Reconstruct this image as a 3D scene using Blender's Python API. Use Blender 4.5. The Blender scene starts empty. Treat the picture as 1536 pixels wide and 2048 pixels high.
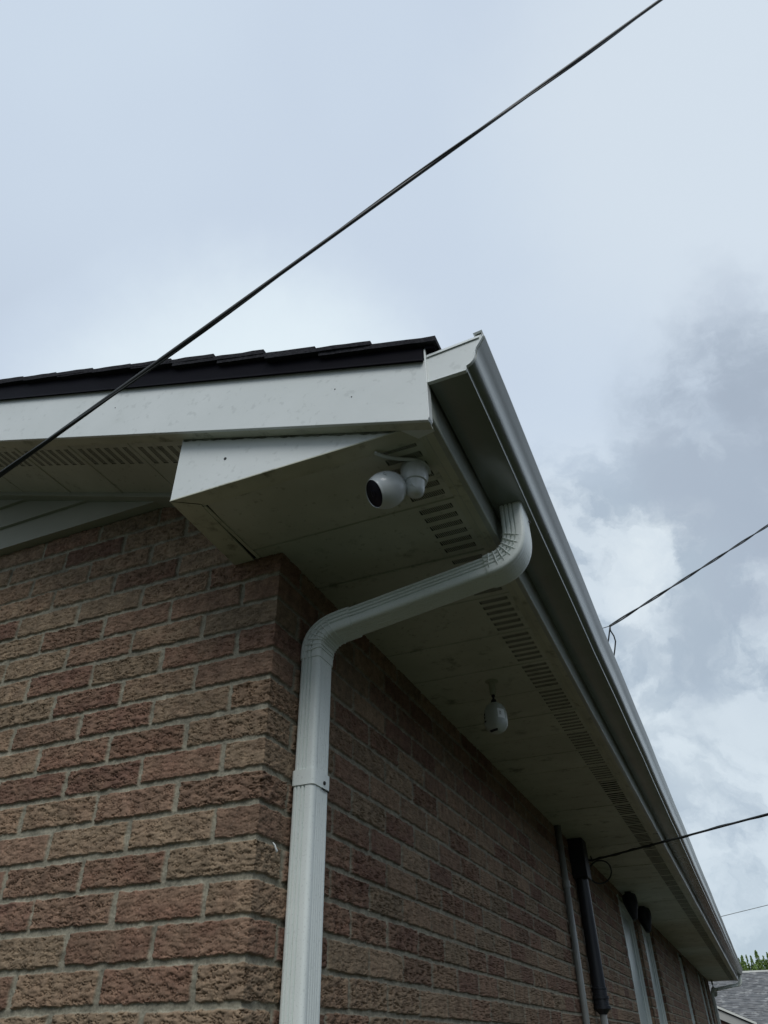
import bpy, math, random
import numpy as np
from mathutils import Vector, Matrix

# ------------------------------------------------------------------ camera, world, sun, exposure
U = 0.0667            # one brick course in metres; the scene is drafted in courses
ZG = 26.0             # the ground lies 26 courses below the reference course
def W(p): return (p[0]*U, p[1]*U, (p[2]+ZG)*U)

scene = bpy.context.scene
col = scene.collection
cd = bpy.data.cameras.new('camera'); cam = bpy.data.objects.new('camera', cd); col.objects.link(cam)
cd.sensor_fit = 'VERTICAL'; cd.sensor_height = 24.0; cd.sensor_width = 18.0
cd.lens = 24.0*1444.15/2048.0
cd.clip_start = 0.02; cd.clip_end = 3000
CR = Vector((0.91717537, 0.39831924, -0.01145104)); CU = Vector((0.24716409, -0.54611267, 0.80041918))
CD = Vector((-0.3125688, 0.73695504, 0.5993313)); CC = Vector((12.2928, -19.1137, -1.0495))
m3 = Matrix((CR, CU, -CD)).transposed()
cam.matrix_world = Matrix.Translation(Vector(W(CC))) @ m3.to_4x4()
scene.camera = cam

SUN_DIR = Vector((0.31, -0.62, 0.72)).normalized()      # towards the bright part of the overcast
world = bpy.data.worlds.new('World'); scene.world = world; world.use_nodes = True
nt = world.node_tree; nt.nodes.clear()
N = nt.nodes; L = nt.links
def wn(t, **kw):
    n = N.new(t)
    for k, v in kw.items(): setattr(n, k, v)
    return n
def inp(n, **kw):
    for k, v in kw.items(): n.inputs[k].default_value = v
    return n
def wmath(op, a, b=None, c=None, clamp=False):
    n = wn('ShaderNodeMath', operation=op, use_clamp=clamp)
    for i, x in enumerate((a, b, c)):
        if x is None: continue
        if isinstance(x, (int, float)): n.inputs[i].default_value = x
        else: L.new(x, n.inputs[i])
    return n.outputs[0]
out = wn('ShaderNodeOutputWorld'); bg = wn('ShaderNodeBackground'); bg.inputs['Strength'].default_value = 0.1
L.new(bg.outputs[0], out.inputs['Surface'])
sky = wn('ShaderNodeTexSky', sky_type='NISHITA'); sky.sun_disc = False
sky.sun_elevation = math.asin(SUN_DIR.z); sky.sun_rotation = math.atan2(SUN_DIR.x, SUN_DIR.y)
tc = wn('ShaderNodeTexCoord')
nrm = wn('ShaderNodeVectorMath', operation='NORMALIZE'); L.new(tc.outputs['Generated'], nrm.inputs[0])
def noise(scale, detail=5, rough=.55, vec=None, dist=0.0, lac=2.0):
    n = wn('ShaderNodeTexNoise'); n.inputs['Scale'].default_value = scale; n.inputs['Detail'].default_value = detail
    n.inputs['Roughness'].default_value = rough; n.inputs['Distortion'].default_value = dist
    L.new(vec if vec is not None else nrm.outputs[0], n.inputs['Vector']); return n
# ragged cloud edges: the direction is pushed about by noise before the cloud banks are placed
wv = noise(4.2, 8, .62); wsub = wn('ShaderNodeVectorMath', operation='SUBTRACT'); L.new(wv.outputs['Color'], wsub.inputs[0]); wsub.inputs[1].default_value = (.5, .5, .5)
wsc = wn('ShaderNodeVectorMath', operation='SCALE'); L.new(wsub.outputs[0], wsc.inputs[0]); wsc.inputs['Scale'].default_value = .17
wadd = wn('ShaderNodeVectorMath', operation='ADD'); L.new(nrm.outputs[0], wadd.inputs[0]); L.new(wsc.outputs[0], wadd.inputs[1])
wraw = wadd; wadd = wn('ShaderNodeVectorMath', operation='NORMALIZE'); L.new(wraw.outputs[0], wadd.inputs[0])
def mixc(fac, a, b):
    n = wn('ShaderNodeMix', data_type='RGBA')
    L.new(fac, n.inputs[0]) if not isinstance(fac, (int, float)) else setattr(n.inputs[0], 'default_value', fac)
    for s, v in ((6, a), (7, b)):
        if isinstance(v, tuple): n.inputs[s].default_value = (*v, 1)
        else: L.new(v, n.inputs[s])
    return n.outputs[2]
def bank(d, inner, outer, amount):      # soft cloud bank round a direction, radii in degrees
    dn = wn('ShaderNodeVectorMath', operation='DOT_PRODUCT'); L.new(wadd.outputs[0], dn.inputs[0]); dn.inputs[1].default_value = Vector(d).normalized()
    mr = wn('ShaderNodeMapRange', interpolation_type='SMOOTHERSTEP'); L.new(dn.outputs['Value'], mr.inputs[0])
    mr.inputs[1].default_value = math.cos(math.radians(outer)); mr.inputs[2].default_value = math.cos(math.radians(inner))
    mr.inputs[3].default_value = 0; mr.inputs[4].default_value = amount
    return mr.outputs[0]
sep = wn('ShaderNodeSeparateXYZ'); L.new(nrm.outputs[0], sep.inputs[0])
big = noise(1.7, 3, .5); bigr = wn('ShaderNodeMapRange'); L.new(big.outputs[0], bigr.inputs[0]); inp(bigr, **{'From Min': .32, 'From Max': .68})
base = mixc(bigr.outputs[0], (5.45, 6.3, 7.5), (6.0, 6.95, 8.0))
base = mixc(bank((-.46, .64, .60), 2, 22, .9), base, (7.7, 8.7, 9.2))      # thinner overcast low over the roof
base = mixc(bank((.23, .50, .83), 3, 22, .85), base, (6.5, 7.3, 8.1))
base = mixc(bank((.02, .97, .22), 2, 26, .75), base, (5.3, 6.4, 7.1))
fine = noise(5.0, 8, .60, wadd.outputs[0]); finer = wn('ShaderNodeMapRange', interpolation_type='SMOOTHSTEP'); L.new(fine.outputs[0], finer.inputs[0]); inp(finer, **{'From Min': .43, 'From Max': .60})
rightside = bank((.08, .93, .38), 6, 27, 1.0)
base = mixc(wmath('MULTIPLY', finer.outputs[0], wmath('MULTIPLY', rightside, .3)), base, (3.7, 4.4, 5.05))
fz1 = noise(9.0, 9, .58, wadd.outputs[0]); fzr = wn('ShaderNodeMapRange', interpolation_type='SMOOTHSTEP'); L.new(fz1.outputs[0], fzr.inputs[0]); inp(fzr, **{'From Min': .43, 'From Max': .57})
field = mixc(fzr.outputs[0], (3.7, 4.5, 5.4), (6.3, 7.1, 7.8))
base = mixc(bank((.045, .925, .375), 7, 23, .85), base, field)
patch = noise(7.5, 9, .60, wadd.outputs[0]); pr = wn('ShaderNodeMapRange', interpolation_type='SMOOTHSTEP'); L.new(patch.outputs[0], pr.inputs[0]); inp(pr, **{'From Min': .36, 'From Max': .58, 'To Min': .30, 'To Max': 1.0})
def cloud(prev, d, i, o, amt, colr): return mixc(wmath('MULTIPLY', bank(d, i, o, amt), pr.outputs[0]), prev, colr)
c = cloud(base, (.185, .690, .702), 0, 7.5, .6, (4.6, 5.3, 6.3))
c = cloud(c, (.135, .755, .642), 0, 9.5, .95, (3.75, 4.45, 5.35))
c = cloud(c, (.150, .800, .585), 0, 8.5, .95, (3.65, 4.3, 5.2))
c = cloud(c, (.085, .800, .595), 0, 6, .6, (4.1, 4.8, 5.7))
c = cloud(c, (.115, .840, .530), 0, 5.5, .75, (3.9, 4.6, 5.5))
c = cloud(c, (.24, .73, .64), 0, 8, .9, (3.7, 4.35, 5.2))
c = cloud(c, (.050, .910, .410), 0, 5, .85, (3.9, 4.65, 5.5))
c = cloud(c, (.060, .945, .320), 0, 4, .7, (4.1, 4.9, 5.8))
c = cloud(c, (.115, .880, .455), 0, 4, .7, (3.9, 4.5, 5.4))
pr2 = wn('ShaderNodeMapRange', interpolation_type='SMOOTHSTEP'); L.new(fine.outputs[0], pr2.inputs[0]); inp(pr2, **{'From Min': .44, 'From Max': .62, 'To Min': 1.0, 'To Max': .05})
def glow(prev, d, o, amt, colr): return mixc(wmath('MULTIPLY', bank(d, 0, o, amt*.58), pr2.outputs[0]), prev, colr)
c = glow(c, (.012, .868, .496), 6.0, 1.0, (7.9, 8.6, 8.9))
c = glow(c, (.060, .870, .488), 5.0, .8, (7.5, 8.2, 8.6))
c = glow(c, (-.005, .900, .435), 5.0, .8, (7.3, 8.0, 8.5))
c = glow(c, (.010, .955, .300), 7.0, .7, (6.9, 7.7, 8.2))
c = glow(c, (.045, .985, .180), 7.0, .6, (6.9, 7.7, 8.2))
# overcast: luminance falls from the zenith to the horizon, except where the far sky is brighter beyond the house
fel = wn('ShaderNodeMapRange', interpolation_type='SMOOTHSTEP'); L.new(sep.outputs['Z'], fel.inputs[0]); inp(fel, **{'From Min': .0, 'From Max': .86, 'To Min': .44, 'To Max': 1.0})
fdi = wn('ShaderNodeMapRange', interpolation_type='SMOOTHSTEP'); L.new(sep.outputs['Y'], fdi.inputs[0]); inp(fdi, **{'From Min': .0, 'From Max': .36, 'To Min': 0.0, 'To Max': 1.0})
lum = wmath('MAXIMUM', fel.outputs[0], fdi.outputs[0])
vm = wn('ShaderNodeVectorMath', operation='SCALE'); L.new(c, vm.inputs[0]); L.new(lum, vm.inputs['Scale']); c = vm.outputs[0]
# clear-sky light of the Sky Texture filters through the cloud layer
c = mixc(.06, c, sky.outputs[0])
L.new(c, bg.inputs['Color'])

sd = bpy.data.lights.new('sun', 'SUN'); sd.energy = 1.45; sd.angle = math.radians(30); sd.color = (1.0, .985, .96)
sun = bpy.data.objects.new('sun', sd); col.objects.link(sun)
sun.rotation_euler = (-SUN_DIR).to_track_quat('-Z', 'Y').to_euler(); sun.location = Vector(W((0, -60, 80)))

vs = scene.view_settings; vs.view_transform = 'Standard'; vs.look = 'None'; vs.exposure = 0.12; vs.gamma = 1.0
vs.use_curve_mapping = False
scene.cycles.max_bounces = 6

rng = random.Random(7)
# ------------------------------------------------------------------ helpers
class MB:
    def __init__(s): s.v = []; s.f = []
    def quad(s, a, b, c, d):
        n = len(s.v); s.v += [tuple(a), tuple(b), tuple(c), tuple(d)]; s.f.append((n, n+1, n+2, n+3))
    def poly(s, pts):
        n = len(s.v); s.v += [tuple(q) for q in pts]; s.f.append(tuple(range(n, n+len(pts))))
    def hexa(s, P):            # 8 corners: bottom ring 0-3, top ring 4-7
        n = len(s.v); s.v += [tuple(q) for q in P]
        for f in ((3, 2, 1, 0), (4, 5, 6, 7), (0, 1, 5, 4), (1, 2, 6, 5), (2, 3, 7, 6), (3, 0, 4, 7)):
            s.f.append(tuple(n+i for i in f))
    def box(s, x0, x1, y0, y1, z0, z1):
        s.hexa([(x0, y0, z0), (x1, y0, z0), (x1, y1, z0), (x0, y1, z0), (x0, y0, z1), (x1, y0, z1), (x1, y1, z1), (x0, y1, z1)])
    def prism(s, pts, vec):    # planar outline pushed along vec
        v = Vector(vec); n = len(s.v); k = len(pts)
        s.v += [tuple(q) for q in pts] + [tuple(Vector(q)+v) for q in pts]
        s.f.append(tuple(n+i for i in range(k))[::-1]); s.f.append(tuple(n+k+i for i in range(k)))
        for i in range(k):
            j = (i+1) % k; s.f.append((n+i, n+j, n+k+j, n+k+i))
    def rings(s, R, close=True, cap0=False, cap1=False):
        n = len(s.v); k = len(R[0])
        for r in R: s.v += [tuple(q) for q in r]
        for a in range(len(R)-1):
            for i in range(k if close else k-1):
                j = (i+1) % k
                s.f.append((n+a*k+i, n+a*k+j, n+(a+1)*k+j, n+(a+1)*k+i))
        if cap0: s.f.append(tuple(n+i for i in range(k))[::-1])
        if cap1: s.f.append(tuple(n+(len(R)-1)*k+i for i in range(k)))
    def tube(s, pts, r, seg=10, cap=True):
        pts = [Vector(q) for q in pts]; R = []; prev = None
        for i, q in enumerate(pts):
            t = (pts[min(i+1, len(pts)-1)]-pts[max(i-1, 0)]).normalized()
            if prev is None:
                a = t.orthogonal().normalized()
            else:
                a = (prev-t*prev.dot(t)).normalized()
            prev = a; b = t.cross(a)
            rr = r[i] if isinstance(r, (list, tuple)) else r
            R.append([q+a*(rr*math.cos(2*math.pi*k/seg))+b*(rr*math.sin(2*math.pi*k/seg)) for k in range(seg)])
        s.rings(R, True, cap, cap)
    def lathe(s, origin, axis, prof, seg=28, xdir=None):   # prof: (distance along axis, radius)
        o = Vector(origin); t = Vector(axis).normalized(); a = t.orthogonal().normalized(); b = t.cross(a)
        R = [[o+t*h+(a*math.cos(2*math.pi*k/seg)+b*math.sin(2*math.pi*k/seg))*max(r, 1e-4) for k in range(seg)] for h, r in prof]
        s.rings(R, True, True, True)
    def build(s, name, mat, parent=None, smooth=False, bevel=0.0, autos=None):
        me = bpy.data.meshes.new(name)
        o0 = Vector(parent.get('_base', (0, 0, 0))) if parent is not None else Vector((0, 0, 0))
        me.from_pydata([tuple(Vector(W(q))-o0) for q in s.v], [], s.f); me.update()
        return finish(name, me, mat, parent, smooth, bevel, autos)
def finish(name, me, mat, parent, smooth=False, bevel=0.0, autos=None):
    me.materials.append(mat)
    if smooth or autos:
        me.polygons.foreach_set('use_smooth', [True]*len(me.polygons))
    o = bpy.data.objects.new(name, me); col.objects.link(o)
    if autos: me.set_sharp_from_angle(angle=math.radians(autos))
    if parent is not None: o.parent = parent
    if parent is not None: o['_base'] = list(parent['_base'])
    if bevel:
        b = o.modifiers.new('edge', 'BEVEL'); b.width = bevel*U; b.segments = 2; b.limit_method = 'ANGLE'; b.angle_limit = math.radians(40)
    return o
def empty(name, base, label, cat, group=None):
    o = bpy.data.objects.new(name, None); col.objects.link(o); w = W(base); o.location = w; o['_base'] = list(w)
    o.empty_display_size = .05
    return tag(o, label, cat, group)
def tag(o, label=None, cat=None, group=None, kind=None):
    if label: o['label'] = label
    if cat: o['category'] = cat
    if group: o['group'] = group
    if kind: o['kind'] = kind
    return o

# ------------------------------------------------------------------ materials
def mat(name, color, rough=.6, spec=.5, metal=0.0, bump=None, mottle=None, coat=0.0, specks=None, stain=None):
    """bump=(scale,strength,distance)  mottle=(scale,color2,amount)  specks=(scale,lo,hi,color,amount) small dirt specks, stain=(scale,lo,hi,color,amount)"""
    m = bpy.data.materials.new(name); m.use_nodes = True; t = m.node_tree; n = t.nodes; l = t.links
    b = n['Principled BSDF']; b.inputs['Roughness'].default_value = rough; b.inputs['Metallic'].default_value = metal
    b.inputs['Specular IOR Level'].default_value = spec; b.inputs['Coat Weight'].default_value = coat
    tcn = n.new('ShaderNodeTexCoord'); colr = None
    def ns(scale, det=5, ro=.6):
        x = n.new('ShaderNodeTexNoise'); x.inputs['Scale'].default_value = scale; x.inputs['Detail'].default_value = det; x.inputs['Roughness'].default_value = ro
        l.new(tcn.outputs['Object'], x.inputs['Vector']); return x
    def layer(prev, c2, fac):
        mx = n.new('ShaderNodeMix'); mx.data_type = 'RGBA'; l.new(fac, mx.inputs[0])
        if prev is None: mx.inputs[6].default_value = (*color, 1)
        else: l.new(prev, mx.inputs[6])
        mx.inputs[7].default_value = (*c2, 1); return mx.outputs[2]
    def ramp(x, lo, hi, amt):
        r = n.new('ShaderNodeMapRange'); r.interpolation_type = 'SMOOTHSTEP'; l.new(x, r.inputs[0])
        r.inputs[1].default_value = lo; r.inputs[2].default_value = hi; r.inputs[3].default_value = 0; r.inputs[4].default_value = amt; return r.outputs[0]
    if mottle: colr = layer(colr, mottle[1], ramp(ns(mottle[0]).outputs[0], .35, .65, mottle[2]))
    if stain: colr = layer(colr, stain[3], ramp(ns(stain[0], 7, .68).outputs[0], stain[1], stain[2], stain[4]))
    if specks: colr = layer(colr, specks[3], ramp(ns(specks[0], 3, .5).outputs[0], specks[1], specks[2], specks[4]))
    if colr is not None: l.new(colr, b.inputs['Base Color'])
    else: b.inputs['Base Color'].default_value = (*color, 1)
    if bump:
        bp = n.new('ShaderNodeBump'); bp.inputs['Strength'].default_value = bump[1]; bp.inputs['Distance'].default_value = bump[2]
        l.new(ns(bump[0]).outputs[0], bp.inputs['Height']); l.new(bp.outputs[0], b.inputs['Normal'])
    return m
M = {}
M['white'] = mat('white_aluminium', (.70, .735, .72), .42, .5, bump=(9, .18, .004), mottle=(3.0, (.62, .66, .64), .6), specks=(55, .58, .72, (.45, .48, .46), .38), stain=(6, .60, .78, (.42, .44, .38), .35))
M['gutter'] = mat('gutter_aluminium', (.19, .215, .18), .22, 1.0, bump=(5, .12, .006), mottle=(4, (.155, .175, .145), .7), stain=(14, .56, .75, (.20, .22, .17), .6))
M['efascia_shade'] = mat('eave_fascia_shaded', (.36, .39, .35), .3, .6, mottle=(5, (.29, .32, .28), .7), stain=(12, .56, .75, (.18, .19, .15), .5))  # fascia white darkened in its colour to stand for the gutter's shade
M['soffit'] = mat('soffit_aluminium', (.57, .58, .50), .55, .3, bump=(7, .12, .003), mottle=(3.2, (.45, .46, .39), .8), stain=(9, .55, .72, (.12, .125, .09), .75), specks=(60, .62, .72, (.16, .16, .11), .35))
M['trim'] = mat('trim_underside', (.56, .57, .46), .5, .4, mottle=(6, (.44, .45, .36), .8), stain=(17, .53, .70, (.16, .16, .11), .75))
M['mildew'] = mat('mildew_line', (.10, .105, .08), .8, .2, mottle=(30, (.30, .32, .27), .9))
M['downspout'] = mat('downspout_aluminium', (.78, .84, .81), .40, .5, mottle=(5, (.71, .77, .74), .7), specks=(230, .58, .68, (.50, .55, .53), .4), bump=(60, .08, .001))
M['void'] = mat('dark_gap', (.012, .014, .012), .8, .1)
M['vent'] = mat('vent_louvre', (.055, .058, .045), .7, .2)
M['siding'] = mat('vinyl_siding', (.37, .375, .32), .6, .3, mottle=(4, (.32, .325, .27), .8))
M['nbsiding'] = mat('neighbour_siding', (.46, .46, .43), .6, .3, mottle=(1.5, (.38, .38, .36), .8))
M['drip'] = mat('drip_edge_metal', (.004, .0035, .006), .55, .06, mottle=(6, (.006, .005, .009), .6))
M['shingle'] = mat('asphalt_shingle', (.022, .022, .026), .95, .1, bump=(260, .8, .004), mottle=(120, (.05, .05, .055), .6))
M['nbshingle'] = mat('grey_shingle', (.21, .21, .21), .95, .1, mottle=(6.0, (.12, .125, .13), .9), specks=(5, .55, .66, (.34, .34, .33), .8))
M['cable'] = mat('cable_jacket', (.018, .022, .021), .45, .5)
M['black'] = mat('black_plastic', (.010, .011, .014), .5, .4)
M['pipeblack'] = mat('black_pipe', (.020, .024, .032), .38, .5, mottle=(8, (.028, .032, .040), .6))
M['conduit'] = mat('grey_conduit', (.26, .28, .27), .40, .5, mottle=(6, (.19, .20, .19), .7))
M['camwhite'] = mat('camera_white', (.62, .66, .67), .28, .5, coat=.2)
M['camgrey'] = mat('camera_grey', (.42, .45, .46), .4, .5)
M['lens'] = mat('lens_glass', (.003, .003, .010), .30, .15)
M['devwhite'] = mat('device_plastic', (.42, .46, .42), .35, .5)
M['mountgrey'] = mat('mount_plastic', (.34, .36, .27), .5, .4)
M['sticker'] = mat('sticker_paper', (.80, .84, .84), .5, .3)
M['ink'] = mat('black_ink', (.01, .01, .01), .6, .2)
M['frame'] = mat('window_vinyl', (.62, .68, .66), .4, .5, mottle=(5, (.55, .60, .58), .6))
M['pane'] = mat('window_pane', (.40, .47, .45), .32, .4)
M['screw'] = mat('screw_head', (.015, .015, .013), .5, .4)
M['inside'] = mat('house_core', (.03, .03, .03), .9, .1)
M['grass'] = mat('lawn', (.036, .042, .024), .95, .1, bump=(30, .6, .03), mottle=(2.5, (.05, .055, .032), .8))
M['nbwhite'] = mat('neighbour_trim', (.72, .73, .68), .5, .4, mottle=(2, (.62, .63, .58), .6))
M['nbbrick'] = mat('neighbour_brick', (.16, .09, .07), .9, .1, mottle=(6, (.10, .06, .05), .8))
M['leaf'] = mat('tree_leaves', (.22, .32, .07), .6, .3, mottle=(.9, (.06, .11, .03), .9))
M['leafd'] = mat('conifer_needles', (.018, .035, .022), .7, .2, mottle=(.9, (.012, .024, .016), .9))
M['bark'] = mat('tree_bark', (.08, .06, .045), .9, .1)

# brick: face colour of every brick comes from its own attribute, grain from noise
def brick_mat():
    m = bpy.data.materials.new('rugged_brick'); m.use_nodes = True; t = m.node_tree; n = t.nodes; l = t.links
    b = n['Principled BSDF']; b.inputs['Roughness'].default_value = .86; b.inputs['Specular IOR Level'].default_value = .22
    at = n.new('ShaderNodeAttribute'); at.attribute_name = 'brick_colour'
    tcn = n.new('ShaderNodeTexCoord')
    def ns(s, d, r):
        x = n.new('ShaderNodeTexNoise'); x.inputs['Scale'].default_value = s; x.inputs['Detail'].default_value = d; x.inputs['Roughness'].default_value = r
        l.new(tcn.outputs['Object'], x.inputs['Vector']); return x.outputs[0]
    def rmp(x, a, b2, c2, d2):
        r = n.new('ShaderNodeMapRange'); l.new(x, r.inputs[0]); r.inputs[1].default_value = a; r.inputs[2].default_value = b2; r.inputs[3].default_value = c2; r.inputs[4].default_value = d2; return r.outputs[0]
    mul = n.new('ShaderNodeMix'); mul.data_type = 'RGBA'; mul.blend_type = 'MULTIPLY'; mul.inputs[0].default_value = 1
    comb = n.new('ShaderNodeMath'); comb.operation = 'MULTIPLY'
    l.new(rmp(ns(38, 4, .65), .3, .7, .68, 1.30), comb.inputs[0]); l.new(rmp(ns(260, 3, .6), .3, .7, .80, 1.20), comb.inputs[1])
    cc = n.new('ShaderNodeCombineColor')
    for i in range(3): l.new(comb.outputs[0], cc.inputs[i])
    l.new(at.outputs['Color'], mul.inputs[6]); l.new(cc.outputs[0], mul.inputs[7])
    sp = n.new('ShaderNodeMix'); sp.data_type = 'RGBA'; l.new(rmp(ns(330, 2, .5), .70, .76, 0, .8), sp.inputs[0]); l.new(mul.outputs[2], sp.inputs[6]); sp.inputs[7].default_value = (.42, .38, .32, 1)
    l.new(sp.outputs[2], b.inputs['Base Color'])
    bp = n.new('ShaderNodeBump'); bp.inputs['Strength'].default_value = .45; bp.inputs['Distance'].default_value = .0012
    l.new(ns(240, 6, .7), bp.inputs['Height']); l.new(bp.outputs[0], b.inputs['Normal'])
    return m
M['brick'] = brick_mat()

# ------------------------------------------------------------------ ground
g = MB(); R_ = 9000
for i in range(12):
    for j in range(12):
        x0 = -R_+i*R_/6; y0 = -R_+j*R_/6
        g.quad((x0, y0, -26), (x0+R_/6, y0, -26), (x0+R_/6, y0+R_/6, -26), (x0, y0+R_/6, -26))
tag(g.build('ground', M['grass']), 'dark green lawn around the brick house', 'ground', kind='structure')

# ------------------------------------------------------------------ the brick house
house = empty('brick_house', (-30, 115, -26), 'single storey brown brick house with white aluminium eaves and a dark shingle roof', 'house')
YE = 233.0                       # far end of the long wall
SZ = 13.85                       # level of the eave soffit
def rk(x): return 13.4+.333*(7.66-x)      # underside of the sloping rake at x
WIN = [(76.5, 90.5), (94.8, 108.0), (147.0, 158.4), (193.0, 205.0), (209.5, 221.0)]
WZ0, WZ1 = -6.0, 13.35

# --- brickwork: one displaced sheet wrapped round the corner (u<0 gable wall, u>0 long wall)
def perm(seed):
    r = np.random.RandomState(seed); return r.permutation(4096), r
def perlin(x, y, seed=0):
    r = np.random.RandomState(seed); ang = r.rand(4096)*2*np.pi; P = r.permutation(4096)
    gx = np.cos(ang); gy = np.sin(ang)
    xi = np.floor(x).astype(np.int64); yi = np.floor(y).astype(np.int64); xf = x-xi; yf = y-yi
    s = xf*xf*xf*(xf*(xf*6-15)+10); t = yf*yf*yf*(yf*(yf*6-15)+10)
    def g_(a, b, dx, dy):
        h = P[(P[(xi+a) & 4095]+yi+b) & 4095]; return gx[h]*dx+gy[h]*dy
    n00 = g_(0, 0, xf, yf); n10 = g_(1, 0, xf-1, yf); n01 = g_(0, 1, xf, yf-1); n11 = g_(1, 1, xf-1, yf-1)
    return ((n00*(1-s)+n10*s)*(1-t)+(n01*(1-s)+n11*s)*t)*1.5
def h01(a, b, k):                # per-brick random number
    v = np.sin(a*127.1+b*311.7+k*74.7)*43758.5453; return v-np.floor(v)
def brickwork(u, v):
    row = np.floor(v); even = (np.mod(row, 2) == 0)
    a0 = np.where(even, -1.5, -3.07)+(h01(row, 3, 9)-.5)*.08
    b0 = np.where(even, 3.10, 1.50)+(h01(row, 5, 9)-.5)*.08
    Lb = 3.2
    kA = np.floor((a0-u)/Lb); kB = np.floor((u-b0)/Lb)
    idx = np.where(u < a0, -1-kA, np.where(u > b0, 1+kB, 0))
    dA = (a0-u)-kA*Lb; dB = (u-b0)-kB*Lb
    jl = .074
    j1 = (h01(row, idx, 1)-.5)*.05; j2 = (h01(row, idx, 2)-.5)*.05
    left = np.where(u < a0, Lb-dA, np.where(u > b0, dB, u-a0)); right = np.where(u < a0, dA, np.where(u > b0, Lb-dB, b0-u))
    vf = v-row
    wob = perlin(u*2.3, v*2.3, 3)*.035+perlin(u*7, v*7, 4)*.022
    sx = np.minimum(left-jl+j1, right-jl-j1)+wob
    sy = np.minimum(vf-.066+j2, 1-vf-.066-j2)+wob
    sdist = np.minimum(sx, sy)
    m = np.clip(sdist/.040, 0, 1); m = m*m*(3-2*m)
    # bark face: ledges that shade the groove below each of them
    sd1 = h01(row, idx, 5)*50; sd2 = h01(row, idx, 6)*50
    uu = u+sd1; vv = v+sd2
    w1 = perlin(uu*.9, vv*1.7, 11); w2 = perlin(uu*2.4+w1, vv*4.6, 12); w3 = perlin(uu*6.5, vv*12.5, 13)
    tiltd = (h01(row, idx, 7)-.5)*1.6
    ph = vv*9.6+uu*tiltd+w1*2.4+w2*2.1+w3*1.25
    f = ph-np.floor(ph)
    saw = np.where(f < .30, f/.30, (1-.30*(f-.30)/.70))      # quick rise, slow fall upwards
    saw = saw**1.3
    gate = np.clip(.62+perlin(uu*3.1, vv*7.0, 14)*1.8, 0.05, 1)
    rug = .45+.75*h01(row, idx, 8)
    bark = -(1-saw)*gate*.125*rug+w2*.024*rug+w3*.014
    tl = (h01(row, idx, 15)-.5)*.03
    hgt = m*(.085+bark+tl)+(1-m)*(perlin(u*3, v*3, 21)*.015+perlin(u*11, v*11, 22)*.012-.01)
    # colour
    P = np.array([(.258, .189, .126), (.240, .172, .114), (.220, .145, .099), (.196, .116, .080), (.168, .097, .070), (.218, .162, .108), (.236, .160, .106)])
    pick = (h01(row, idx, 31)*.999*len(P)).astype(int)
    br = .88+.26*h01(row, idx, 32)
    cb = P[pick]*br[..., None]
    patch = np.clip(.5+perlin(uu*1.1, vv*1.6, 41)*1.1, 0, 1)[..., None]
    cb = cb*(1-.35*patch)+P[(pick+2) % len(P)]*br[..., None]*.35*patch
    mort = np.array([.250, .234, .180])*(1+.25*perlin(u*1.3, v*4, 51))[..., None]
    mm = m[..., None]; colr = mort*(1-mm)+cb*mm
    return hgt, np.clip(colr, .01, 1)
def make_walls():
    ul = list(np.arange(-60, -24, .4))+list(np.arange(-24, -17.6, .12))+list(np.arange(-17.6, 0, .027))+[0.0]
    y = 0.0
    while y < YE:
        y += .035 if y < 3 else .035*(1+(y-3)/8)**1.3
        ul.append(min(y, YE))
    u = np.array(ul)
    for a, b in WIN:
        for e in (a, b):
            i = np.argmin(abs(u-e)); u[i] = e
    v = []
    for k in range(-26, -1): v += [k+.0, k+.09, k+.13, k+.5, k+.87, k+.91]
    v = np.array(v+list(np.arange(-1.0, 14.0, .022))+list(np.arange(14.0, 18.051, .034)))
    UU, VV = np.meshgrid(u, v)
    H, C = brickwork(UU, VV)
    c = np.clip(1+UU/.15, 0, 1); c2 = np.clip(1-UU/.15, 0, 1)
    X = np.where(UU <= 0, UU+H*c, H); Y = np.where(UU <= 0, -H, UU-H*c2)
    co = np.stack([X*U, Y*U, (VV+ZG)*U], -1).reshape(-1, 3)-np.array(house['_base'])
    nu = len(u); nv = len(v)
    I, J = np.meshgrid(np.arange(nv-1), np.arange(nu-1), indexing='ij')
    uc = (u[J]+u[J+1])/2; vc = (v[I]+v[I+1])/2
    keep = ~((uc > 0.01) & (vc > 14.3))
    for a, b in WIN: keep &= ~((uc > a) & (uc < b) & (vc > WZ0) & (vc < WZ1))
    a = (I*nu+J)[keep]; F = np.stack([a, a+1, a+1+nu, a+nu], -1)
    used = np.unique(F); remap = np.zeros(nu*nv, int); remap[used] = np.arange(len(used))
    F = remap[F]; co = co[used]; cl = C.reshape(-1, 3)[used]
    me = bpy.data.meshes.new('wall'); me.vertices.add(len(co)); me.vertices.foreach_set('co', co.ravel())
    nf = len(F); me.loops.add(nf*4); me.loops.foreach_set('vertex_index', F.ravel().astype(np.int32))
    me.polygons.add(nf); me.polygons.foreach_set('loop_start', np.arange(0, nf*4, 4, dtype=np.int32))
    me.polygons.foreach_set('loop_total', np.full(nf, 4, dtype=np.int32)); me.polygons.foreach_set('use_smooth', np.ones(nf, bool))
    me.update(calc_edges=True)
    ca = me.color_attributes.new('brick_colour', 'FLOAT_COLOR', 'POINT')
    ca.data.foreach_set('color', np.concatenate([cl, np.ones((len(cl), 1))], 1).ravel())
    return finish('wall', me, M['brick'], house)
wall = make_walls()

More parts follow.
